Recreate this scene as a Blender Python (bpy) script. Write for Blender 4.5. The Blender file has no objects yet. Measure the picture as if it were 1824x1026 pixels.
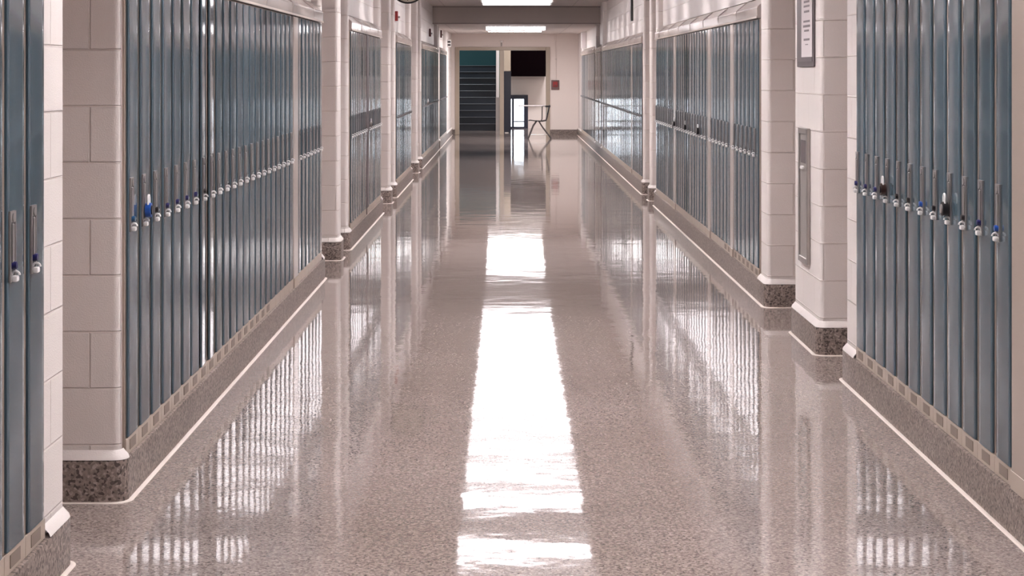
import bpy, bmesh, math, random
from mathutils import Vector, Matrix
random.seed(7)
SC = bpy.context.scene
COL = SC.collection
PI = math.pi

# ------------------------------------------------------------------ helpers
class MB:
    """collects simple solids into one bmesh, then links it as ONE object"""
    def __init__(s):
        s.bm = bmesh.new()
    def box(s, x0, x1, y0, y1, z0, z1, bevel=0.0, seg=1):
        r = bmesh.ops.create_cube(s.bm, size=1.0)
        vs = r['verts']
        bmesh.ops.scale(s.bm, vec=(abs(x1 - x0), abs(y1 - y0), abs(z1 - z0)), verts=vs)
        bmesh.ops.translate(s.bm, vec=((x0 + x1) / 2, (y0 + y1) / 2, (z0 + z1) / 2), verts=vs)
        if bevel > 0:
            es = list({e for v in vs for e in v.link_edges})
            bmesh.ops.bevel(s.bm, geom=es, offset=bevel, segments=seg, affect='EDGES', profile=0.5)
        return s
    def cyl(s, p0, p1, r0, r1=None, n=14):
        p0, p1 = Vector(p0), Vector(p1)
        d = p1 - p0
        r = bmesh.ops.create_cone(s.bm, cap_ends=True, segments=n, radius1=r0, radius2=r0 if r1 is None else r1, depth=d.length)
        M = Matrix.Translation((p0 + p1) / 2) @ d.to_track_quat('Z', 'Y').to_matrix().to_4x4()
        bmesh.ops.transform(s.bm, matrix=M, verts=r['verts'])
        return s
    def sphere(s, c, r, n=12, sc=(1, 1, 1)):
        q = bmesh.ops.create_uvsphere(s.bm, u_segments=n, v_segments=max(6, n // 2), radius=r)
        bmesh.ops.scale(s.bm, vec=sc, verts=q['verts'])
        bmesh.ops.translate(s.bm, vec=c, verts=q['verts'])
        return s
    def tube(s, pts, r, n=8, closed=False):
        pts = [Vector(p) for p in pts]
        rings = []
        N = len(pts)
        up = None
        for i, p in enumerate(pts):
            if closed:
                t = (pts[(i + 1) % N] - pts[i - 1]).normalized()
            else:
                t = (pts[min(i + 1, N - 1)] - pts[max(i - 1, 0)]).normalized()
            if up is None:
                up = t.orthogonal().normalized()
            up = (up - t * up.dot(t)).normalized()
            b = t.cross(up)
            rings.append([s.bm.verts.new(p + (up * math.cos(2 * PI * k / n) + b * math.sin(2 * PI * k / n)) * r) for k in range(n)])
        for i in range(N if closed else N - 1):
            A, B = rings[i], rings[(i + 1) % N]
            for k in range(n):
                s.bm.faces.new((A[k], A[(k + 1) % n], B[(k + 1) % n], B[k]))
        if not closed:
            s.bm.faces.new(rings[0]); s.bm.faces.new(rings[-1])
        return s
    def prism(s, poly, y0, y1):
        """polygon of (x, z) extruded along y"""
        a = [s.bm.verts.new((x, y0, z)) for x, z in poly]
        b = [s.bm.verts.new((x, y1, z)) for x, z in poly]
        n = len(poly)
        s.bm.faces.new(a); s.bm.faces.new(b)
        for i in range(n):
            s.bm.faces.new((a[i], a[(i + 1) % n], b[(i + 1) % n], b[i]))
        return s
    def quad(s, *pts):
        s.bm.faces.new([s.bm.verts.new(p) for p in pts])
        return s
    def mesh(s, name, mat, smooth=False, normals=True):
        if normals:
            bmesh.ops.recalc_face_normals(s.bm, faces=s.bm.faces[:])
        me = bpy.data.meshes.new(name)
        s.bm.to_mesh(me); s.bm.free()
        me.materials.append(mat)
        if smooth:
            for p in me.polygons:
                p.use_smooth = True
            try:
                me.set_sharp_from_angle(angle=math.radians(40))
            except Exception:
                pass
        return me
    def build(s, name, mat, parent=None, smooth=False, normals=True):
        return link(name, s.mesh(name, mat, smooth, normals), parent)

def link(name, data, parent=None):
    o = bpy.data.objects.new(name, data)
    COL.objects.link(o)
    if parent is not None:
        o.parent = parent
    return o

def tag(o, label=None, cat=None, group=None, kind=None):
    if label: o['label'] = label
    if cat: o['category'] = cat
    if group: o['group'] = group
    if kind: o['kind'] = kind
    return o

def thing(name, label, cat, loc=(0, 0, 0), rz=0.0, group=None):
    o = link(name, None)
    o.location = loc
    o.rotation_euler = (0, 0, rz)
    return tag(o, label, cat, group)

def struct(o):
    o['kind'] = 'structure'
    return o

# ------------------------------------------------------------------ materials
def new_mat(name):
    m = bpy.data.materials.new(name)
    m.use_nodes = True
    nt = m.node_tree
    return m, nt, nt.nodes['Principled BSDF']

def plain(name, col, rough=0.5, metal=0.0, vary=0.0, bump=0.0, bscale=60, coat=0.0, spec=None):
    m, nt, b = new_mat(name)
    b.inputs['Base Color'].default_value = (*col, 1)
    b.inputs['Roughness'].default_value = rough
    b.inputs['Metallic'].default_value = metal
    if coat:
        b.inputs['Coat Weight'].default_value = coat
        b.inputs['Coat Roughness'].default_value = 0.06
    if spec is not None:
        b.inputs['Specular IOR Level'].default_value = spec
    if vary:
        oi = nt.nodes.new('ShaderNodeObjectInfo')
        mr = nt.nodes.new('ShaderNodeMapRange')
        mr.inputs['To Min'].default_value = 1 - vary
        mr.inputs['To Max'].default_value = 1 + vary
        nt.links.new(oi.outputs['Random'], mr.inputs['Value'])
        mx = nt.nodes.new('ShaderNodeMix'); mx.data_type = 'RGBA'; mx.blend_type = 'MULTIPLY'
        mx.inputs['Factor'].default_value = 1
        mx.inputs['A'].default_value = (*col, 1)
        cc = nt.nodes.new('ShaderNodeCombineColor')
        for k in range(3):
            nt.links.new(mr.outputs['Result'], cc.inputs[k])
        nt.links.new(cc.outputs['Color'], mx.inputs['B'])
        nt.links.new(mx.outputs['Result'], b.inputs['Base Color'])
    if bump:
        tc = nt.nodes.new('ShaderNodeTexCoord')
        no = nt.nodes.new('ShaderNodeTexNoise')
        no.inputs['Scale'].default_value = bscale
        no.inputs['Detail'].default_value = 2
        bp = nt.nodes.new('ShaderNodeBump')
        bp.inputs['Distance'].default_value = bump
        nt.links.new(tc.outputs['Object'], no.inputs['Vector'])
        nt.links.new(no.outputs['Fac'], bp.inputs['Height'])
        nt.links.new(bp.outputs['Normal'], b.inputs['Normal'])
    return m

def emit(name, col, strength):
    m, nt, b = new_mat(name)
    b.inputs['Base Color'].default_value = (0.9, 0.9, 0.9, 1)
    b.inputs['Emission Color'].default_value = (*col, 1)
    b.inputs['Emission Strength'].default_value = strength
    return m

def block_mat():
    """painted concrete block: running bond from the UV map (metres)"""
    m, nt, b = new_mat('painted_block')
    N, L = nt.nodes, nt.links
    uv = N.new('ShaderNodeTexCoord')
    br = N.new('ShaderNodeTexBrick')
    br.offset = 0.5
    br.inputs['Scale'].default_value = 1.0
    br.inputs['Brick Width'].default_value = 0.406
    br.inputs['Row Height'].default_value = 0.2015
    br.inputs['Mortar Size'].default_value = 0.0045
    br.inputs['Mortar Smooth'].default_value = 0.6
    br.inputs['Color1'].default_value = (0.81, 0.752, 0.728, 1)
    br.inputs['Color2'].default_value = (0.785, 0.728, 0.704, 1)
    br.inputs['Mortar'].default_value = (0.76, 0.69, 0.655, 1)
    L.new(uv.outputs['UV'], br.inputs['Vector'])
    L.new(br.outputs['Color'], b.inputs['Base Color'])
    no = N.new('ShaderNodeTexNoise'); no.inputs['Scale'].default_value = 190; no.inputs['Detail'].default_value = 3
    tc = N.new('ShaderNodeTexCoord'); L.new(tc.outputs['Object'], no.inputs['Vector'])
    b1 = N.new('ShaderNodeBump'); b1.inputs['Distance'].default_value = 0.0014
    L.new(no.outputs['Fac'], b1.inputs['Height'])
    b2 = N.new('ShaderNodeBump'); b2.invert = True; b2.inputs['Distance'].default_value = 0.0055
    L.new(br.outputs['Fac'], b2.inputs['Height'])
    L.new(b1.outputs['Normal'], b2.inputs['Normal'])
    L.new(b2.outputs['Normal'], b.inputs['Normal'])
    b.inputs['Roughness'].default_value = 0.42
    return m

def terrazzo(name, base, dark, light, rough, wave=0.0, chip=140):
    m, nt, b = new_mat(name)
    N, L = nt.nodes, nt.links
    tc = N.new('ShaderNodeTexCoord')
    v1 = N.new('ShaderNodeTexVoronoi'); v1.inputs['Scale'].default_value = chip
    n1 = N.new('ShaderNodeTexNoise'); n1.inputs['Scale'].default_value = chip * 0.55; n1.inputs['Detail'].default_value = 4
    n2 = N.new('ShaderNodeTexNoise'); n2.inputs['Scale'].default_value = 0.9; n2.inputs['Detail'].default_value = 3
    for n in (v1, n1, n2):
        L.new(tc.outputs['Object'], n.inputs['Vector'])
    sep = N.new('ShaderNodeSeparateColor'); L.new(v1.outputs['Color'], sep.inputs['Color'])
    r1 = N.new('ShaderNodeValToRGB')
    e = r1.color_ramp.elements
    e[0].position = 0.0; e[0].color = (*dark, 1)
    e[1].position = 1.0; e[1].color = (*light, 1)
    for p, c in ((0.2, dark), (0.3, base), (0.78, base), (0.9, light)):
        q = e.new(p); q.color = (*c, 1)
    L.new(sep.outputs['Red'], r1.inputs['Fac'])
    r2 = N.new('ShaderNodeValToRGB')
    r2.color_ramp.elements[0].position = 0.38; r2.color_ramp.elements[0].color = (0.68, 0.66, 0.65, 1)
    r2.color_ramp.elements[1].position = 0.56; r2.color_ramp.elements[1].color = (1.08, 1.08, 1.08, 1)
    L.new(n1.outputs['Fac'], r2.inputs['Fac'])
    mx = N.new('ShaderNodeMix'); mx.data_type = 'RGBA'; mx.blend_type = 'MULTIPLY'; mx.inputs['Factor'].default_value = 0.9
    L.new(r1.outputs['Color'], mx.inputs['A']); L.new(r2.outputs['Color'], mx.inputs['B'])
    r3 = N.new('ShaderNodeValToRGB')
    r3.color_ramp.elements[0].position = 0.35; r3.color_ramp.elements[0].color = (0.92, 0.9, 0.88, 1)
    r3.color_ramp.elements[1].position = 0.65; r3.color_ramp.elements[1].color = (1.06, 1.05, 1.05, 1)
    L.new(n2.outputs['Fac'], r3.inputs['Fac'])
    m2 = N.new('ShaderNodeMix'); m2.data_type = 'RGBA'; m2.blend_type = 'MULTIPLY'; m2.inputs['Factor'].default_value = 1
    L.new(mx.outputs['Result'], m2.inputs['A']); L.new(r3.outputs['Color'], m2.inputs['B'])
    L.new(m2.outputs['Result'], b.inputs['Base Color'])
    b.inputs['Roughness'].default_value = rough
    if wave:
        w1 = N.new('ShaderNodeTexNoise'); w1.inputs['Scale'].default_value = 3.2; w1.inputs['Detail'].default_value = 1.5
        w2 = N.new('ShaderNodeTexNoise'); w2.inputs['Scale'].default_value = 16; w2.inputs['Detail'].default_value = 1
        L.new(tc.outputs['Object'], w1.inputs['Vector']); L.new(tc.outputs['Object'], w2.inputs['Vector'])
        p1 = N.new('ShaderNodeBump'); p1.inputs['Distance'].default_value = wave
        p2 = N.new('ShaderNodeBump'); p2.inputs['Distance'].default_value = wave * 0.16
        L.new(w1.outputs['Fac'], p1.inputs['Height']); L.new(w2.outputs['Fac'], p2.inputs['Height'])
        L.new(p1.outputs['Normal'], p2.inputs['Normal'])
        L.new(p2.outputs['Normal'], b.inputs['Normal'])
    return m

def ceiling_mat():
    m, nt, b = new_mat('ceiling_tile')
    N, L = nt.nodes, nt.links
    tc = N.new('ShaderNodeTexCoord')
    br = N.new('ShaderNodeTexBrick'); br.offset = 0.0
    br.inputs['Scale'].default_value = 1.0
    br.inputs['Brick Width'].default_value = 1.22
    br.inputs['Row Height'].default_value = 0.61
    br.inputs['Mortar Size'].default_value = 0.01
    br.inputs['Color1'].default_value = (0.66, 0.60, 0.57, 1)
    br.inputs['Color2'].default_value = (0.63, 0.57, 0.545, 1)
    br.inputs['Mortar'].default_value = (0.5, 0.45, 0.43, 1)
    L.new(tc.outputs['Object'], br.inputs['Vector'])
    L.new(br.outputs['Color'], b.inputs['Base Color'])
    b.inputs['Roughness'].default_value = 0.8
    return m

M = {}
M['block'] = block_mat()
M['floor'] = terrazzo('terrazzo_floor', (0.285, 0.238, 0.222), (0.175, 0.143, 0.132), (0.37, 0.318, 0.30), 0.048, wave=0.0012)
M['curb'] = terrazzo('terrazzo_curb', (0.225, 0.182, 0.163), (0.07, 0.053, 0.047), (0.34, 0.285, 0.26), 0.38, chip=110)
M['strip'] = plain('divider_strip', (0.66, 0.58, 0.53), 0.4)
M['ceiling'] = ceiling_mat()
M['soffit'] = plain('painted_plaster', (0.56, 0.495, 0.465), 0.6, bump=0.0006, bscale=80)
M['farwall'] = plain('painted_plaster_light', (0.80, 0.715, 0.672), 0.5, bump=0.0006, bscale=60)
M['door'] = plain('locker_enamel', (0.057, 0.089, 0.113), 0.085, vary=0.12)
M['frame'] = plain('locker_frame_enamel', (0.34, 0.275, 0.235), 0.2, vary=0.05)
M['kick'] = plain('locker_kick_enamel', (0.42, 0.345, 0.285), 0.3)
M['vent'] = plain('vent_cover', (0.21, 0.165, 0.135), 0.45)
M['hood'] = plain('hood_enamel', (0.46, 0.40, 0.375), 0.16, bump=0.001, bscale=5)
M['plate'] = plain('handle_plate', (0.24, 0.225, 0.225), 0.3, metal=0.2)
M['pocket'] = plain('handle_pocket', (0.055, 0.055, 0.065), 0.4)
M['glint_steel'] = plain('steel_painted_glint', (0.96, 0.95, 0.95), 0.25)  # steel with its white glint put into the base colour
M['navy'] = plain('navy_plastic', (0.012, 0.012, 0.09), 0.3)
M['blue'] = plain('blue_plastic', (0.012, 0.075, 0.36), 0.3)
M['teal'] = plain('teal_plastic', (0.01, 0.07, 0.17), 0.3)
M['black'] = plain('black_plastic', (0.012, 0.010, 0.012), 0.35)
M['brown'] = plain('dark_brass', (0.05, 0.025, 0.02), 0.35, metal=0.3)
M['white'] = plain('white_enamel', (0.8, 0.77, 0.76), 0.35)
M['paper'] = plain('paper', (0.80, 0.745, 0.76), 0.6)
M['ink'] = plain('printed_text', (0.24, 0.21, 0.225), 0.6)
M['board'] = plain('dark_board', (0.10, 0.082, 0.088), 0.55)
M['board2'] = plain('dark_board_inner', (0.12, 0.10, 0.106), 0.5)
M['wood'] = plain('stained_wood_door', (0.16, 0.085, 0.05), 0.4)
M['steel'] = plain('dull_steel', (0.42, 0.39, 0.37), 0.3, metal=0.7)
M['cabin'] = plain('cabinet_inner', (0.30, 0.28, 0.265), 0.35)
M['glass'] = None
M['red'] = plain('red_enamel', (0.30, 0.018, 0.018), 0.35)
M['darkred'] = plain('dark_red_enamel', (0.09, 0.012, 0.012), 0.35)
M['doorframe'] = plain('door_frame_enamel', (0.40, 0.33, 0.26), 0.3)
M['tealwall'] = plain('teal_paint', (0.022, 0.105, 0.12), 0.5)
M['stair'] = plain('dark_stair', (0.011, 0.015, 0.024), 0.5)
M['nosing'] = plain('stair_nosing', (0.10, 0.10, 0.115), 0.4)
M['navywall'] = plain('navy_paint', (0.008, 0.010, 0.028), 0.4)
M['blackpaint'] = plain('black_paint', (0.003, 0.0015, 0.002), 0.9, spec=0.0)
M['seat'] = plain('dark_seat_plastic', (0.015, 0.013, 0.015), 0.35)
M['legs'] = plain('dark_steel_tube', (0.10, 0.085, 0.085), 0.3, metal=0.5)
M['desk'] = plain('desk_laminate', (0.42, 0.38, 0.38), 0.25)
M['face'] = plain('clock_face', (0.62, 0.58, 0.50), 0.4)
M['lamp'] = emit('tube_diffuser', (1.0, 0.95, 0.955), 70.0)
M['lampside'] = emit('tube_diffuser_side', (1.0, 0.94, 0.98), 6.5)
M['added_baffle'] = plain('added_baffle_enamel', (0.58, 0.555, 0.555), 0.4)
M['panel'] = emit('panel_diffuser', (1.0, 0.95, 0.955), 42.0)
M['lampoff'] = plain('unlit_diffuser', (0.72, 0.70, 0.72), 0.3)
M['daylight'] = emit('daylit_glass', (0.80, 0.90, 1.0), 9.0)

# ------------------------------------------------------------------ camera
F_PX, W, H = 3445.0, 1824, 1026
HC = 1.535
cam = bpy.data.cameras.new('camera')
cam.sensor_width = 36.0
cam.lens = 36.0 * F_PX / W
cam.shift_x = (912 - 906) / W
cam.shift_y = -(513 - 127) / W
cam.clip_end = 200
co = bpy.data.objects.new('camera', cam)
COL.objects.link(co)
co.location = (0, 0, HC)
co.rotation_euler = (PI / 2, 0, 0)
SC.camera = co

# ------------------------------------------------------------------ corridor plan
YS, YE = -8.0, 46.8
A_L, A_R = 1.385, 1.685        # wall planes left / right of the camera
CEIL, LOWCEIL, STEP = 2.78, 2.44, 37.0
BAY, ALC, UP = 0.295, 0.55, 0.07
HOODTOP = 2.045
LEFT = [('wall', YS, 4.30), ('bay', 4.30, 5.745), ('wall', 5.745, 6.03), ('alc', 6.03, 6.90), ('wall', 6.90, 6.945), ('bay', 6.945, 14.235),
        ('wall', 14.235, 14.36), ('alc', 14.36, 15.70), ('wall', 15.70, 15.98), ('alc', 15.98, 16.60), ('wall', 16.60, 16.79), ('bay', 16.79, 20.80),
        ('wall', 20.80, 21.0), ('alc', 21.0, 22.45), ('wall', 22.45, 22.75), ('alc', 22.75, 23.5), ('wall', 23.5, 23.70), ('bay', 23.70, 27.22),
        ('wall', 27.22, 27.45), ('alc', 27.45, 29.2), ('wall', 29.2, 29.5), ('alc', 29.5, 30.5), ('wall', 30.5, 30.70), ('bay', 30.70, 37.73),
        ('wall', 37.73, 37.95), ('alc', 37.95, 38.4), ('wall', 38.4, 38.78), ('bay', 38.78, 42.77), ('wall', 42.77, YE)]
RIGHT = [('wall', YS, 6.17), ('bay', 6.17, 9.325), ('wall', 9.325, 9.65), ('alc', 9.65, 10.46), ('wall', 10.46, 11.39), ('alc', 11.39, 12.58), ('wall', 12.58, 12.93),
         ('bay', 12.93, 21.99), ('wall', 21.99, 22.15), ('alc', 22.15, 22.9), ('wall', 22.9, 23.15), ('alc', 23.15, 24.1), ('wall', 24.1, 24.28), ('bay', 24.28, 34.66),
         ('wall', 34.66, 35.05), ('bay', 35.05, 37.26), ('wall', 37.26, 37.66), ('bay', 37.66, 44.45), ('wall', 44.45, YE)]

def outline(segs, depth, r=0.028, n=5):
    """plan line as [(depth, y, normal_d, normal_y)], rounded where the wall juts out"""
    runs = []
    for k, y0, y1 in segs:
        d = depth[k]
        runs.append([d, y0, y1])
    P = [(runs[0][0], runs[0][1], -1, 0)]
    for i in range(len(runs) - 1):
        d, d2, y = runs[i][0], runs[i + 1][0], runs[i][2]
        rr = min(r, abs(d2 - d) * 0.4)
        if abs(d2 - d) < 1e-6:
            P.append((d, y, -1, 0))
        elif d2 > d:
            for k in range(n + 1):
                a = PI / 2 * k / n
                P.append((d + rr - rr * math.cos(a), y - rr + rr * math.sin(a), -math.cos(a), math.sin(a)))
            P.append((d2, y, -1, 1))
        else:
            P.append((d, y, -1, -1))
            for k in range(n + 1):
                a = PI / 2 * k / n
                P.append((d2 + rr - rr * math.sin(a), y + rr - rr * math.cos(a), -math.sin(a), -math.cos(a)))
    P.append((runs[-1][0], runs[-1][2], -1, 0))
    return P

def loft(bm, P, s, a, levels, skip=None):
    """levels: [(z, offset)] along the plan line, UV in metres"""
    uvl = bm.loops.layers.uv.verify()
    u = 0.0
    us, rows = [], []
    for i, (d, y, nd, ny) in enumerate(P):
        if i:
            u += math.hypot(d - P[i - 1][0], y - P[i - 1][1])
        us.append(u)
        rows.append([bm.verts.new((s * (a + d + nd * off), y + ny * off, z)) for z, off in levels])
    for i in range(len(P) - 1):
        if skip and skip((P[i][1] + P[i + 1][1]) / 2, (P[i][0] + P[i + 1][0]) / 2):
            continue
        for j in range(len(levels) - 1):
            f = bm.faces.new((rows[i][j], rows[i + 1][j], rows[i + 1][j + 1], rows[i][j + 1]))
            for lp, (uu, zz) in zip(f.loops, ((us[i], levels[j][0]), (us[i + 1], levels[j][0]), (us[i + 1], levels[j + 1][0]), (us[i], levels[j + 1][0]))):
                lp[uvl].uv = (uu, zz)
            f.smooth = True
    return rows

CURB, CO = 0.15, 0.024
for side, segs, s, a in (('left', LEFT, -1, A_L), ('right', RIGHT, 1, A_R)):
    # block wall: lower part with deep locker recesses, upper part nearly flush above them
    mb = MB()
    low = outline(segs, {'wall': 0, 'alc': ALC, 'bay': BAY})
    upp = outline(segs, {'wall': 0, 'alc': ALC, 'bay': UP})
    inbay = lambda y, d: any(k == 'bay' and y0 < y < y1 for k, y0, y1 in segs)
    loft(mb.bm, low, s, a, [(0.14, 0), (HOODTOP + 0.005, 0)])
    loft(mb.bm, upp, s, a, [(HOODTOP, 0), (CEIL + 0.02, 0)])
    flat = outline(segs, {'wall': 0, 'alc': ALC, 'bay': 0})
    loft(mb.bm, flat, s, a, [(CURB + 0.001, CO), (CURB + 0.012, CO - 0.004), (CURB + 0.034, 0.001)], skip=lambda y, d: inbay(y, d) and d < 0.1)
    uvl = mb.bm.loops.layers.uv.verify()
    for k, y0, y1 in segs:
        if k == 'bay':   # underside of the upper wall over the recess
            mb.quad((s * (a + UP), y0, HOODTOP + 0.004), (s * (a + UP), y1, HOODTOP + 0.004), (s * (a + BAY), y1, HOODTOP + 0.004), (s * (a + BAY), y0, HOODTOP + 0.004))
    o = struct(mb.build('wall_' + side, M['block'], normals=False))
    me = o.data
    try:
        me.set_sharp_from_angle(angle=math.radians(50))
    except Exception:
        pass
    # terrazzo kerb along the foot of the wall and under the lockers
    mb = MB()
    rows = loft(mb.bm, flat, s, a, [(-0.002, CO), (CURB - 0.008, CO), (CURB - 0.002, CO - 0.002), (CURB, CO - 0.008)])
    back = [mb.bm.verts.new((s * (a + ALC + 0.15), flat[-1][1], CURB)), mb.bm.verts.new((s * (a + ALC + 0.15), flat[0][1], CURB))]
    mb.bm.faces.new([r[-1] for r in rows] + back)
    o = struct(mb.build('baseboard_' + side, M['curb'], normals=False))
    try:
        o.data.set_sharp_from_angle(angle=math.radians(50))
    except Exception:
        pass
    # pale divider strip where kerb meets floor
    mb = MB()
    loft(mb.bm, flat, s, a, [(0.0, CO + 0.017), (0.0035, CO + 0.016), (0.0035, CO - 0.002)])
    struct(mb.build('trim_1' if side == 'left' else 'trim_2', M['strip'], normals=False))

XL, XR = -(A_L + ALC + 0.2), A_R + ALC + 0.2
struct(MB().box(-3.2, 3.2, YS - 0.2, 56.0, -0.12, 0.0).build('floor', M['floor']))
struct(MB().box(XL, XR, YS - 0.2, STEP, CEIL, CEIL + 0.12).build('ceiling', M['ceiling']))
struct(MB().box(XL, XR, STEP + 0.02, YE, LOWCEIL + 0.001, CEIL + 0.12).build('ceiling_lowered', M['ceiling']))
# plaster bulkhead face where the ceiling drops, with thin trims top and bottom
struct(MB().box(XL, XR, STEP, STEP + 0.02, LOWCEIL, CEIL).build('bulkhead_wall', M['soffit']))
struct(MB().box(-A_L - 0.07, A_R + 0.07, STEP - 0.012, STEP - 0.0005, LOWCEIL, LOWCEIL + 0.022).box(-A_L - 0.07, A_R + 0.07, STEP - 0.012, STEP - 0.0005, CEIL - 0.024, CEIL - 0.002).build('trim_3', plain('bulkhead_trim', (0.36, 0.31, 0.29), 0.5)))
struct(MB().box(XL, XR, YS - 0.2, YS, 0, CEIL).build('wall_front', M['block']))

# ------------------------------------------------------------------ far wall, double doorway, stairwell beyond
DX0, DX1, DTOP = -1.24, 0.945, 2.07
mb = MB()
mb.box(XL, DX0, YE, YE + 0.15, 0, LOWCEIL + 0.2).box(DX1, XR, YE, YE + 0.15, 0, LOWCEIL + 0.2).box(DX0, DX1, YE, YE + 0.15, DTOP, LOWCEIL + 0.2)
struct(mb.build('wall_back', M['farwall']))
mb = MB()
mb.box(-A_L, DX0 - 0.06, YE - 0.022, YE - 0.001, 0, 0.125).box(DX1 + 0.06, A_R, YE - 0.022, YE - 0.001, 0, 0.125)
struct(mb.build('baseboard_back', M['curb']))
mb = MB()
mb.box(DX0 - 0.055, DX0 + 0.045, YE - 0.03, YE + 0.17, 0, DTOP + 0.05, 0.004)
mb.box(DX1 - 0.045, DX1 + 0.055, YE - 0.03, YE + 0.17, 0, DTOP + 0.05, 0.004)
mb.box(DX0 + 0.045, DX1 - 0.045, YE - 0.03, YE + 0.17, DTOP - 0.03, DTOP + 0.05, 0.004)
mb.box(-0.215, -0.115, YE - 0.028, YE + 0.16, 0, DTOP - 0.03, 0.004)
struct(mb.build('door_1', M['doorframe']))

# stairwell shell
SX0, SX1, SY1, SZ = -2.2, 2.4, 54.5, 3.6
struct(MB().box(SX0 - 0.1, SX0, YE + 0.17, SY1, 0, SZ).build('wall_stairwell_left', M['tealwall']))
struct(MB().box(SX1, SX1 + 0.1, YE + 0.17, SY1, 0, SZ).build('wall_stairwell_right', M['farwall']))
struct(MB().box(SX0, -0.15, SY1, SY1 + 0.1, 0, SZ).build('wall_stairwell_back', M['tealwall']))
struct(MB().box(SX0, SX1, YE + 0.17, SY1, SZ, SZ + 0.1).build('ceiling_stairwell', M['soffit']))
struct(MB().box(-0.15, SX1, 52.0, 52.12, 0, SZ).build('wall_exit', M['farwall']))
# black bulkhead under the upper landing
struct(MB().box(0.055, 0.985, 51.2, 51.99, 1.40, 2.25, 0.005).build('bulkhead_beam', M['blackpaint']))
struct(MB().box(-0.12, 0.052, 50.6, 51.99, 1.545, 2.5).build('wall_stub', M['doorframe']))
# flight of stairs
st = thing('staircase', 'dark flight of stairs rising behind the left half of the far doorway', 'stairs', (-0.95, 49.95, 0))
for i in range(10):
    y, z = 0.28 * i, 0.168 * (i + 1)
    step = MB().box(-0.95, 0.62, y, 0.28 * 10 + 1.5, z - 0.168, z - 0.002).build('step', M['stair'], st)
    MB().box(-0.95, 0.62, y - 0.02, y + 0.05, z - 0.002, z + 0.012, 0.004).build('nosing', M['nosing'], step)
pn = thing('stair_balustrade', 'tall pale balustrade panel with a dark lower post beside the far stairs', 'railing', (-0.255, 49.9, 0))
MB().box(-0.075, 0.06, -0.04, 0.04, 0.0, 0.86).build('lower_post', M['steel'], pn)
MB().box(-0.07, 0.01, -0.05, 0.05, 0.86, 2.5, 0.005).build('pale_panel', M['white'], pn)
MB().box(0.015, 0.05, -0.05, 0.05, 0.9, 2.5, 0.005).build('green_edge', plain('green_paint', (0.16, 0.24, 0.16), 0.5), pn)
pt = thing('screen_panel', 'dark navy upright panel standing just behind the doorway mullion', 'panel', (-0.03, 48.2, 0))
MB().box(-0.12, 0.09, -0.03, 0.03, 0.02, 1.53, 0.006).build('panel_board', M['navywall'], pt)
MB().box(-0.12, -0.06, -0.12, 0.12, 0.0, 0.02).box(0.03, 0.09, -0.12, 0.12, 0.0, 0.02).build('panel_foot', M['navywall'], pt)
# low glazed exit door with daylight in its panes
ex = MB()
x0, x1, zt = 0.02, 0.52, 0.90
ex.box(x0, x0 + 0.035, 51.90, 51.995, 0, zt).box(x1 - 0.115, x1, 51.90, 51.995, 0, zt).box(x0 + 0.035, x1 - 0.115, 51.90, 51.995, zt - 0.11, zt).box(x0 + 0.035, x1 - 0.115, 51.90, 51.995, 0.0, 0.05)
ex.box(x0 + 0.065, x0 + 0.13, 51.90, 51.995, 0.05, zt - 0.11).box(x0 + 0.13, x1 - 0.115, 51.90, 51.995, 0.17, 0.20)
eo = struct(ex.build('door_2', M['navywall']))
g = MB().box(x0 + 0.035, x1 - 0.115, 51.955, 51.965, 0.05, zt - 0.11).build('glass_pane', M['daylight'], eo)

# ------------------------------------------------------------------ ceiling lights
LX = 0.14
FD = 0.13
def light_meshes():
    h = MB().box(-0.61, 0.61, -FD - 0.02, FD + 0.02, 0.068, 0.088, 0.003).mesh('housing', M['white'])
    # lens tray: two glowing sides, a bright lamp panel above, and cross blades added under it to cut lengthwise light
    d = MB().box(-0.585, 0.585, -FD + 0.006, FD - 0.006, 0.05, 0.066).mesh('lamp_panel', M['lamp'])
    sd = MB().box(-0.585, 0.585, -FD, -FD + 0.005, 0.004, 0.067).box(-0.585, 0.585, FD - 0.005, FD, 0.004, 0.067).mesh('lens_side', M['lampside'])
    lv = MB()
    for i in range(-2, 3):
        lv.box(-0.585, 0.585, i * 0.042 - 0.001, i * 0.042 + 0.001, 0.006, 0.0495)
    lv = lv.mesh('added_baffle', M['added_baffle'])
    e = MB().box(-0.612, -0.586, -FD - 0.006, FD + 0.006, 0.0, 0.067, 0.004).mesh('end_cap', M['white'])
    return h, d, e, sd, lv
LH, LD, LE, LS, LV = light_meshes()
LDoff = LD.copy(); LDoff.materials[0] = M['lampoff']
LSoff = LS.copy(); LSoff.materials[0] = M['lampoff']
def ceiling_light(y, zc, label, lit=True, group='tube lights across the corridor ceiling'):
    t = thing('ceiling_light', label, 'light', (LX, y, zc - 0.0885), 0, group)
    link('housing', LH, t)
    link('lamp_panel', LD if lit else LDoff, t)
    link('lens_side', LS if lit else LSoff, t)
    link('added_baffle', LV, t)
    link('end_cap', LE, t)
    e = link('end_cap', LE, t); e.rotation_euler = (0, 0, PI)
    return t
ceiling_light(38.5, LOWCEIL, 'lit tube light under the lowered ceiling beyond the bulkhead')
ceiling_light(33.8, CEIL, 'lit tube light on the ceiling just this side of the bulkhead')
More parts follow.
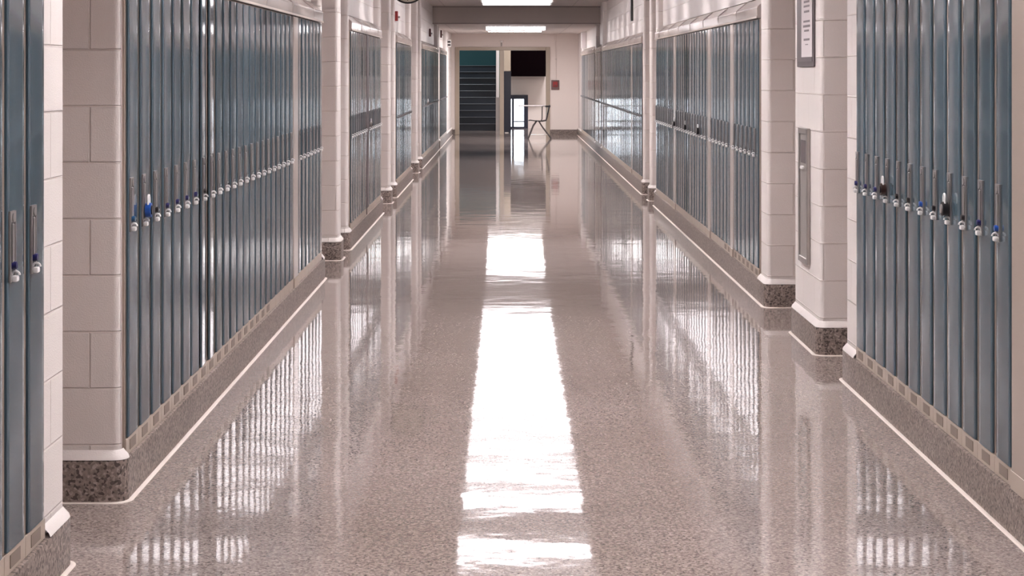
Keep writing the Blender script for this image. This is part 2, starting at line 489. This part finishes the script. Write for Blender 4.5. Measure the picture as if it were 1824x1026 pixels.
for y in (41.6, 43.6):     # flush panels set into the lowered ceiling
    t = thing('recessed_light', 'flush panel light in the lowered ceiling near the far doors', 'light', (LX, y, LOWCEIL - 0.008), 0, 'flush panel lights of the lowered ceiling')
    MB().box(-0.6, 0.6, -0.3, 0.3, 0.0, 0.008).build('diffuser', M['panel'], t)
    MB().box(-0.62, 0.62, -0.32, -0.3, -0.001, 0.0085).box(-0.62, 0.62, 0.3, 0.32, -0.001, 0.0085).box(-0.62, -0.6, -0.3, 0.3, -0.001, 0.0085).box(0.6, 0.62, -0.3, 0.3, -0.001, 0.0085).build('frame', M['white'], t)
ROW = [33.8 - 1.3273 * k for k in range(1, 12)] + [18.2, 17.2] + [17.2 - 1.4 * k for k in range(1, 10)]
for y in ROW:
    if y == 18.2:
        ceiling_light(y, CEIL, 'unlit tube light overhead that leaves a gap in the reflection on the floor', False)
    else:
        ceiling_light(y, CEIL, 'lit tube light overhead whose glow makes the white streak on the floor')

# ------------------------------------------------------------------ lockers
ONES = 'first second third fourth fifth sixth seventh eighth ninth tenth eleventh twelfth thirteenth fourteenth fifteenth sixteenth seventeenth eighteenth nineteenth'.split()
def ordinal(n):
    if n < 20: return ONES[n - 1]
    t, u = divmod(n, 10)
    return {2: 'twentieth', 3: 'thirtieth', 4: 'fortieth'}[t] if u == 0 else {2: 'twenty-', 3: 'thirty-', 4: 'forty-'}[t] + ONES[u - 1]

LZ0, LZD0, LZ1 = CURB + 0.001, 0.216, 1.885
PROUD = 0.0085
def locker_meshes(p):
    """local: front looks to +x, x = 0 is the front plane of the frame, base at z = 0 (kerb top)"""
    R = {}
    z = lambda v: v - LZ0
    w = p / 2 - 0.0012
    R['body'] = MB().box(-0.27, 0, -w, w, 0, z(LZ1) + 0.003, 0.0015).mesh('body', M['frame'])
    dw = p / 2 - 0.024
    b = MB()
    # door pan: rolled vertical edges and a slight crown across its width
    prof = []
    n = 8
    for i in range(n + 1):
        t = -1 + 2 * i / n
        prof.append((PROUD + 0.0007 * (1 - t * t), t * (dw - 0.005)))
    prof = [(0.001, -dw), (PROUD - 0.005, -dw), (PROUD - 0.0015, -dw + 0.0015)] + prof + [(PROUD - 0.0015, dw - 0.0015), (PROUD - 0.005, dw), (0.001, dw)]
    za, zb = z(LZD0), z(LZ1) - 0.004
    A = [b.bm.verts.new((x, y, za)) for x, y in prof]
    B = [b.bm.verts.new((x, y, zb)) for x, y in prof]
    for i in range(len(prof)):
        j = (i + 1) % len(prof)
        b.bm.faces.new((A[i], A[j], B[j], B[i]))
    b.bm.faces.new(A); b.bm.faces.new(B)
    R['door'] = b.mesh('door', M['door'], smooth=True)
    R['kick_plate'] = MB().box(0.0005, 0.006, -w, w, 0.0, z(LZD0) - 0.004, 0.001).mesh('kick_plate', M['kick'])
    R['vent'] = MB().box(0.0062, 0.0078, -0.055, 0.055, 0.013, z(LZD0) - 0.015).mesh('vent', M['vent'])
    # handle plate near the -y edge of the door
    hy = -dw + 0.042
    d0 = PROUD + 0.0005
    za, zb = z(0.955), z(1.15)
    f = MB()
    f.box(d0, d0 + 0.006, hy - 0.03, hy - 0.022, za, zb).box(d0, d0 + 0.006, hy + 0.022, hy + 0.03, za, zb)
    f.box(d0, d0 + 0.006, hy - 0.022, hy + 0.022, zb - 0.03, zb).box(d0, d0 + 0.006, hy - 0.022, hy + 0.022, za, za + 0.008)
    f.cyl((d0 + 0.004, hy, zb - 0.018), (d0 + 0.009, hy, zb - 0.018), 0.013, n=16)
    R['handle_plate'] = f.mesh('handle_plate', M['plate'], smooth=True)
    R['pocket'] = MB().box(d0, d0 + 0.0022, hy - 0.022, hy + 0.022, za + 0.008, zb - 0.03).mesh('pocket', M['pocket'])
    R['lift_lever'] = MB().box(d0 + 0.0025, d0 + 0.008, hy - 0.009, hy + 0.009, za + 0.05, zb - 0.034, 0.003).mesh('lift_lever', M['plate'])
    k = MB()
    k.cyl((d0 + 0.003, hy, z(1.0)), (d0 + 0.016, hy, z(1.0)), 0.012, 0.010, 16)
    R['knob'] = k.mesh('knob', M['navy'], smooth=True)
    l = MB()
    l.box(d0 + 0.002, d0 + 0.02, hy - 0.0135, hy + 0.0135, z(0.955), z(0.972), 0.0045, 2)
    l.tube([(d0 + 0.012 + 0.011 * math.cos(t), hy, z(0.973) + 0.011 * math.sin(t)) for t in [PI * k / 8 for k in range(9)]], 0.0035, 8)
    R['latch'] = l.mesh('latch', M['glint_steel'], smooth=True)
    R['hy'], R['front'] = hy, d0
    R['far_latch'] = R['latch'].copy(); R['far_latch'].materials[0] = M['plate']
    return R

KNOB = {}
for c in ('navy', 'blue', 'teal', 'black'):
    pass
def knob_mesh(R, c):
    key = (id(R), c)
    if key not in KNOB:
        m = R['knob'].copy(); m.materials[0] = M[c]; KNOB[key] = m
    return KNOB[key]

RL, RR = locker_meshes(0.234), locker_meshes(0.2415)
PADS = []
def locker(side, y, label, group, detail, knob=None, tilt=None):
    R = RL if side == 'left' else RR
    x = -(A_L - 0.005) if side == 'left' else (A_R - 0.005)
    t = thing('locker', label, 'locker', (x, y, LZ0), 0 if side == 'left' else PI, group)
    link('body', R['body'], t)
    d = link('door', R['door'], t)
    d.rotation_euler = (0, 0, math.radians(tilt if tilt is not None else max(-0.8, min(0.8, random.gauss(0, 0.5)))))
    kp = link('kick_plate', R['kick_plate'], t)
    if detail >= 2:
        link('vent', R['vent'], kp)
    if detail >= 1:
        h = link('handle_plate', R['handle_plate'], d)
        link('pocket', R['pocket'], d)
        link('lift_lever', R['lift_lever'], d)
    link('latch', R['latch'] if detail else R['far_latch'], d)
    if knob:
        link('knob', knob_mesh(R, knob), d)
    return t

def filler(side, y0, y1, label, mat=None):
    x = -(A_L - 0.005) if side == 'left' else (A_R - 0.005)
    t = thing('filler_panel', label, 'panel', (x, (y0 + y1) / 2, LZ0), 0 if side == 'left' else PI)
    w = (y1 - y0) / 2 - 0.001
    MB().box(-0.27, 0.012, -w, w, 0, LZ1 - LZ0 + 0.003, 0.004).build('panel_face', mat or M['hood'], t)
    MB().box(0.0125, 0.016, -w, w, 0, 0.062, 0.001).build('kick_plate', M['kick'], t)

def hood(side, y0, y1, label):
    x = -(A_L - 0.005) if side == 'left' else (A_R - 0.005)
    s = 1 if side == 'left' else -1
    t = thing('sloped_top', label, 'locker top', (x, (y0 + y1) / 2, LZ1 + 0.006))
    w = (y1 - y0) / 2 - 0.004
    z1, z2 = 1.965 - LZ1, HOODTOP - 0.008 - LZ1 - 0.006
    poly = [(0.016, 0), (0.018, z1 - 0.012), (0.014, z1), (-0.065, z2), (-0.27, z2), (-0.27, 0)]
    MB().prism([(s * px, pz) for px, pz in poly], -w, w).build('hood_sheet', M['hood'], t)
    lip = MB().box(*sorted((s * 0.0165, s * 0.021)), -w, w, 0.0, 0.012).build('front_lip', M['kick'], t)
    n = max(1, int((y1 - y0) / 1.25))
    for i in range(1, n + 1):
        yy = -w + 2 * w * i / (n + 0.5)
        poly2 = [(0.0165, 0.013), (0.021, z1 - 0.012), (0.017, z1 + 0.003), (-0.063, z2 + 0.003), (-0.063, z2 - 0.02), (0.0, 0.013)]
        MB().prism([(s * px, pz) for px, pz in poly2], yy - 0.012, yy + 0.012).build('seam_cover', M['hood'], t)

BANKS = [
    # side, start y, list of door counts / ('f', width), phrase, detail level
    ('left', 5.735 - 6 * 0.234, [6], 'nearest left-wall bank', 2),
    ('left', 6.95, [23, 0.245, 7], 'long left-wall bank', 2),
    ('left', 16.80, [8, 0.245, 8], 'left-wall bank past the first narrow pillar', 1),
    ('left', 23.705, [15], 'left-wall bank past the clock', 0),
    ('left', 30.705, [30], 'left-wall bank before the ceiling bulkhead', 0),
    ('left', 38.785, [17], 'farthest left-wall bank', 0),
    ('right', 6.42, [12], 'nearest right-wall bank', 2),
    ('right', 12.94, [6, 0.18, 6, 0.20, 13, 0.20, 10], 'right-wall bank past the extinguisher cabinet', 2),
    ('right', 24.285, [8, 0.20, 34], 'long right-wall bank in mid corridor', 0),
    ('right', 35.06, [9], 'short right-wall bank between two far pillars', 0),
    ('right', 37.665, [28], 'farthest right-wall bank', 0),
]
KN_L1 = {0: 'teal', 2: 'black', 3: 'navy', 4: 'navy', 5: 'navy', 6: 'navy', 7: 'black'}
KN_R0 = {0: 'blue', 1: 'navy', 2: 'black', 4: 'black', 5: 'blue', 6: 'black', 7: 'black', 9: 'navy', 10: 'navy', 11: 'navy'}
KW = {'navy': 'a navy knob', 'blue': 'a bright blue knob', 'teal': 'a teal knob', 'black': 'a black knob'}
SPOT = {}
for bi, (side, y, parts, phrase, det) in enumerate(BANKS):
    p = 0.234 if side == 'left' else 0.2415
    y_start, n, nf = y, 0, 0
    for q in parts:
        if isinstance(q, float):
            nf += 1
            filler(side, y, y + q, '%s grey filler panel in the %s' % (ordinal(nf), phrase) if len([z for z in parts if isinstance(z, float)]) > 1 else '%s filler panel in the %s' % ('dark' if bi == 2 else 'grey', phrase), M['board'] if bi == 2 else None)
            y += q
            continue
        for i in range(q):
            kn = None
            if bi == 0: kn = 'navy'
            if bi == 1: kn = KN_L1.get(n)
            if bi == 6: kn = KN_R0.get(n)
            lab = '%s blue-grey locker from the near end of the %s' % (ordinal(n + 1), phrase)
            if kn: lab += ', ' + KW[kn]
            dd = det
            if bi == 1 and y > 11: dd = 1
            if bi == 7 and y > 15: dd = 1
            locker(side, y + p / 2, lab, 'lockers in the ' + phrase, dd, kn, {7: 2.85, 8: 2.75}.get(n) if bi == 1 else None)   # two doors stand slightly askew
            SPOT[(bi, n)] = (side, y + p / 2)
            y += p
            n += 1
    y1 = y
    if bi == 6:
        filler(side, 6.24, 6.418, 'wide tan filler panel at the near end of the nearest right-wall bank', M['frame'])
    hood(side, y_start if bi != 6 else 6.22, y1, 'grey sloped metal top over the ' + phrase)

# padlocks hanging on handles
def padlock(bi, n, label, mat, sc=1.0):
    side, y = SPOT[(bi, n)]
    R = RL if side == 'left' else RR
    x = -(A_L - 0.005) if side == 'left' else (A_R - 0.005)
    s = 1 if side == 'left' else -1
    t = thing('padlock', label, 'padlock', (x + s * (R['front'] + 0.022), y + s * R['hy'], 0.985), 0 if side == 'left' else PI)
    b = MB(); b.cyl((-0.010, 0, 0.03), (0.010, 0, 0.03), 0.027 * sc, n=22)
    b.build('lock_body', mat, t, smooth=True)
    d = MB(); d.cyl((0.0105, 0, 0.03), (0.015, 0, 0.03), 0.017 * sc, n=18); d.build('dial', M['black'] if mat is not M['black'] else M['steel'], t, smooth=True)
    pts = [(0, -0.014, 0.05), (0, -0.014, 0.07)] + [(0, -0.014 * math.cos(a), 0.07 + 0.016 * math.sin(a)) for a in [PI * k / 8 for k in range(1, 8)]] + [(0, 0.014, 0.07), (0, 0.014, 0.05)]
    MB().tube(pts, 0.0045, 8).build('shackle', M['glint_steel'], t, smooth=True)
padlock(1, 1, 'bright blue padlock on the second locker of the long left-wall bank', M['blue'])
padlock(6, 3, 'black padlock on the fourth locker from the near end of the right wall', M['black'])
padlock(6, 8, 'dark brown padlock on the ninth locker from the near end of the right wall', M['brown'])
padlock(7, 14, 'large steel-shackled black padlock past the extinguisher cabinet', M['black'], 1.2)
padlock(7, 19, 'dark padlock halfway along the bank past the extinguisher cabinet', M['black'])
padlock(7, 24, 'dark padlock at the third section of the bank past the extinguisher cabinet', M['black'])
padlock(2, 8, 'dark padlock beside the filler panel past the first narrow pillar', M['steel'])
padlock(4, 7, 'steel padlock on the left-wall bank before the bulkhead', M['steel'])

# ------------------------------------------------------------------ things on the walls
# notice board on the pillar right of the corridor
xw = A_R - 0.001
nb = thing('notice_board', 'dark framed notice board with a printed white sheet on the right pillar', 'notice board', (xw, 10.93, 1.56))
MB().box(-0.010, 0, -0.31, 0.30, 0.0, 0.64, 0.003).build('board_frame', M['board'], nb)
MB().box(-0.0125, -0.0102, -0.27, 0.285, 0.03, 0.61).build('board_face', M['board2'], nb)
ns = MB().box(-0.0145, -0.013, -0.285, 0.10, 0.055, 0.60).build('printed_sheet', M['paper'], nb)
for z, w, h in ((0.575, 0.20, 0.012), (0.505, 0.21, 0.012), (0.48, 0.10, 0.005), (0.42, 0.22, 0.014), (0.365, 0.20, 0.012), (0.34, 0.21, 0.011), (0.31, 0.19, 0.012), (0.255, 0.23, 0.011), (0.228, 0.25, 0.013), (0.203, 0.17, 0.011), (0.153, 0.21, 0.012), (0.125, 0.10, 0.005)):
    MB().box(-0.0154, -0.0147, -0.095 - w / 2, -0.095 + w / 2, z - h / 2, z + h / 2).build('text_line', M['ink'], ns)

# unseen dark doors, added to cut bounce light in the wider recesses
nd = 3
for s, a, segs in ((-1, A_L, LEFT), (1, A_R, RIGHT)):
    for k, y0, y1 in segs:
        if k == 'alc' and y1 - y0 > 0.8:
            ym, hw = (y0 + y1) / 2, min(0.45, (y1 - y0) / 2 - 0.05)
            X = s * (a + ALC - 0.001)
            fr = MB()
            fr.box(X, X - s * 0.03, ym - hw, ym - hw + 0.04, 0.0, 2.1).box(X, X - s * 0.03, ym + hw - 0.04, ym + hw, 0.0, 2.1).box(X, X - s * 0.03, ym - hw + 0.04, ym + hw - 0.04, 2.06, 2.1)
            fo = struct(fr.build('door_%d' % nd, M['doorframe']))
            MB().box(X, X - s * 0.028, ym - hw + 0.041, ym + hw - 0.041, 0.004, 2.058).build('door_leaf', M['wood'], fo)
            MB().cyl((X - s * 0.028, ym + hw - 0.12, 1.0), (X - s * 0.075, ym + hw - 0.12, 1.0), 0.022, n=14).build('door_knob', M['steel'], fo)
            nd += 1

# fire extinguisher cabinet on the same pillar
fc = thing('extinguisher_cabinet', 'tall narrow grey extinguisher cabinet set in the right pillar', 'cabinet', (xw, 10.96, 0.45))
c = MB()
w, hh = 0.165, 0.765
c.box(-0.02, 0, -w, -w + 0.035, 0, hh, 0.003).box(-0.02, 0, w - 0.035, w, 0, hh, 0.003).box(-0.02, 0, -w + 0.035, w - 0.035, hh - 0.035, hh, 0.003).box(-0.02, 0, -w + 0.035, w - 0.035, 0, 0.035, 0.003)
c.build('frame', M['steel'], fc)
dr = MB().box(-0.012, -0.004, -w + 0.036, w - 0.036, 0.036, hh - 0.036).build('door', M['cabin'], fc)
MB().box(-0.0125, -0.0121, -w + 0.06, w - 0.06, hh - 0.20, hh - 0.07).build('door_window', M['board'], dr)
MB().box(-0.03, -0.0125, -0.03, 0.03, hh - 0.235, hh - 0.215, 0.004).build('pull_handle', M['glint_steel'], dr)

# round clock hanging off the pillar
CY, CR = 22.55, 0.20
ck = thing('wall_clock', 'round black-rimmed clock projecting from the narrow left-wall pillar', 'clock', (-1.175, CY, 2.335))
rim = [(CR * math.cos(2 * PI * k / 40), 0, CR + CR * math.sin(2 * PI * k / 40)) for k in range(40)]
MB().tube(rim, 0.014, 10, closed=True).build('rim', M['black'], ck, smooth=True)
MB().cyl((0, -0.03, CR), (0, 0.03, CR), CR - 0.008, n=40).build('dial_face', M['face'], ck)
hd = MB()
for k in range(12):
    a = 2 * PI * k / 12
    cx, cz = 0.165 * math.sin(a), CR + 0.165 * math.cos(a)
    for sy in (-0.0325, 0.0325):
        hd.box(cx - 0.006, cx + 0.006, sy - 0.001, sy + 0.001, cz - 0.012, cz + 0.012)
hd.build('hour_marks', M['black'], ck)
MB().box(-0.005, 0.005, -0.036, -0.0335, CR - 0.02, CR + 0.14).build('minute_hand', M['black'], ck)
MB().box(-0.02, 0.09, -0.039, -0.0365, CR - 0.006, CR + 0.006).build('hour_hand', M['black'], ck)
MB().cyl((-0.209, 0, CR), (-CR + 0.005, 0, CR), 0.02, n=12).build('wall_bracket', M['black'], ck)

def strobe(x, y, z, h, label, mat):
    t = thing('fire_alarm', label, 'fire alarm', (x, y, z))
    MB().box(0, 0.034, -0.05, 0.05, 0, h, 0.004).build('alarm_case', mat, t)
    MB().box(0.0345, 0.06, -0.025, 0.025, h * 0.28, h * 0.5, 0.006).build('strobe_lens', M['steel'], t)
strobe(-A_L + 0.001, 23.6, 2.15, 0.118, 'red fire alarm on the pillar edge below the clock', M['red'])
strobe(-A_L - UP + 0.001, 35.4, 2.17, 0.145, 'dark red fire alarm above the bank before the bulkhead', M['darkred'])
strobe(-A_L - UP + 0.001, 41.2, 2.25, 0.16, 'dark red fire alarm above the farthest left-wall bank', M['darkred'])
t = thing('wall_speaker', 'small pale box with two dark slots high near the far left-wall corner', 'speaker', (-A_L + 0.001, 43.6, 2.08))
MB().box(0, 0.085, -0.07, 0.07, 0, 0.17, 0.005).build('speaker_case', M['white'], t)
MB().box(0.01, 0.078, -0.074, -0.0702, 0.10, 0.135).build('slot', M['black'], t)
MB().box(0.01, 0.078, -0.074, -0.0702, 0.03, 0.065).build('slot', M['black'], t)
t = thing('junction_box', 'white box high on the right wall by the far end', 'box', (A_R + UP - 0.001, 43.5, 2.055))
MB().box(-0.125, 0, -0.08, 0.08, 0, 0.36, 0.006).build('box_case', M['white'], t)
MB().box(-0.11, -0.015, -0.086, -0.0805, 0.03, 0.33, 0.002).build('box_cover', M['paper'], t)
t = thing('wall_plaque', 'thin dark plaque seen edge-on high above the long right-wall bank', 'plaque', (A_R + UP - 0.001, 27.3, 2.245))
MB().box(-0.03, 0, -0.06, 0.06, 0, 0.40, 0.003).build('plaque_frame', M['black'], t)
MB().box(-0.0325, -0.0302, -0.045, 0.045, 0.02, 0.38).build('plaque_face', M['board'], t)

# pull station with conduit, and the little fitting over the doors, on the far wall
t = thing('fire_alarm_switch', 'red fire alarm pull station on the far wall right of the doors', 'fire alarm', (1.13, YE - 0.001, 1.085))
MB().box(-0.10, 0.095, -0.025, 0, 0.0, 0.235, 0.004).build('back_plate', plain('dull_red', (0.16, 0.09, 0.085), 0.4), t)
MB().box(-0.06, 0.055, -0.055, -0.0255, 0.07, 0.20, 0.006).build('pull_case', M['red'], t)
MB().box(-0.03, 0.025, -0.068, -0.0555, 0.10, 0.12, 0.003).build('pull_bar', M['board'], t)
t = thing('conduit', 'pale vertical conduit running down the far wall to the pull station', 'conduit', (1.145, YE - 0.014, 1.322))
MB().cyl((0, 0, 0), (0, 0, LOWCEIL - 1.324), 0.011, n=10).build('pipe', M['farwall'], t)
MB().box(-0.02, 0.02, -0.006, 0.012, 0.5, 0.515).build('pipe_clip', M['steel'], t)
t = thing('alarm_horn', 'small pale horn-shaped fitting above the far double doorway', 'fitting', (-0.175, YE - 0.001, 2.14))
MB().cyl((0, -0.03, 0), (0, -0.03, 0.09), 0.018, 0.018, 12).build('stem', M['steel'], t)
MB().cyl((0, -0.05, 0.09), (0, -0.05, 0.14), 0.02, 0.048, 16).build('horn', M['white'], t)

# ------------------------------------------------------------------ student desk chair near the far doors
D = thing('desk_chair', 'student chair with attached writing desk in front of the far doors', 'desk chair', (0.66, 44.0, 0))
# seat, backrest to the right (+x), desk surface reaching left (-x)
sb = MB()
n = 10
prof = [(-0.21, 0.425), (-0.17, 0.432), (-0.05, 0.415), (0.1, 0.41), (0.19, 0.425)]
sb.prism(prof + [(x, z - 0.016) for x, z in reversed(prof)], -0.2, 0.2).build('seat', M['seat'], D)
bb = MB()
bp = [(0.205, 0.56), (0.235, 0.66), (0.262, 0.77)]
bb.prism(bp + [(x + 0.022, z) for x, z in reversed(bp)], -0.2, 0.2).build('backrest', M['seat'], D)
for sy in (-0.17, 0.17):
    MB().tube([(-0.02, sy * 0.8, 0.41), (-0.1, sy, 0.3), (-0.215, sy * 1.15, 0.006)], 0.016, 8).build('leg', M['legs'], D, smooth=True)
    MB().tube([(0.02, sy * 0.8, 0.41), (0.12, sy, 0.25), (0.31, sy * 1.15, 0.006)], 0.016, 8).build('leg', M['legs'], D, smooth=True)
    MB().tube([(0.08, sy, 0.40), (0.19, sy, 0.42), (0.215, sy, 0.5), (0.262, sy, 0.74)], 0.014, 8).build('back_support', M['legs'], D, smooth=True)
MB().tube([(0.06, -0.22, 0.40), (0.095, -0.235, 0.45), (0.10, -0.235, 0.738)], 0.012, 8).tube([(0.02, -0.16, 0.402), (0.06, -0.22, 0.402)], 0.015, 8).build('desk_support', M['legs'], D, smooth=True)
MB().box(-0.44, 0.16, -0.28, 0.22, 0.742, 0.762, 0.006, 2).build('desk_top', M['desk'], D)
MB().box(0.17, 0.285, -0.285, -0.255, 0.72, 0.762, 0.006, 2).box(0.10, 0.2, -0.28, -0.255, 0.74, 0.756).build('arm_rest', M['seat'], D)
MB().tube([(-0.15, -0.196, 0.1), (0.22, -0.196, 0.1)], 0.008, 8).build('cross_bar', M['steel'], D, smooth=True)

# ------------------------------------------------------------------ light in the stairwell, world, view
ld = bpy.data.lights.new('stairwell_lamp', 'AREA'); ld.shape = 'RECTANGLE'; ld.size = 1.2; ld.size_y = 0.3; ld.energy = 60; ld.color = (0.85, 0.97, 1.0)
lo = link('stairwell_lamp', ld); lo.location = (-1.1, 51.5, SZ - 0.05)
ld2 = bpy.data.lights.new('exit_fill', 'AREA'); ld2.shape = 'RECTANGLE'; ld2.size = 1.0; ld2.size_y = 0.3; ld2.energy = 150; ld2.color = (1, 0.96, 0.97)  # fill added to brighten the exit wall, no fixture there
lo2 = link('exit_fill', ld2); lo2.location = (1.3, 49.3, SZ - 0.05)

wd = bpy.data.worlds.new('world'); SC.world = wd
wd.use_nodes = True
wd.node_tree.nodes['Background'].inputs['Color'].default_value = (0.9, 0.85, 0.85, 1)
wd.node_tree.nodes['Background'].inputs['Strength'].default_value = 0.02
vs = SC.view_settings
vs.view_transform = 'Standard'; vs.look = 'None'; vs.gamma = 1.0; vs.use_curve_mapping = False
vs.exposure = 0.12
SC.cycles.max_bounces = 10
SC.cycles.diffuse_bounces = 5
SC.cycles.glossy_bounces = 6
SC.cycles.sample_clamp_indirect = 8
SC.cycles.caustics_reflective = True
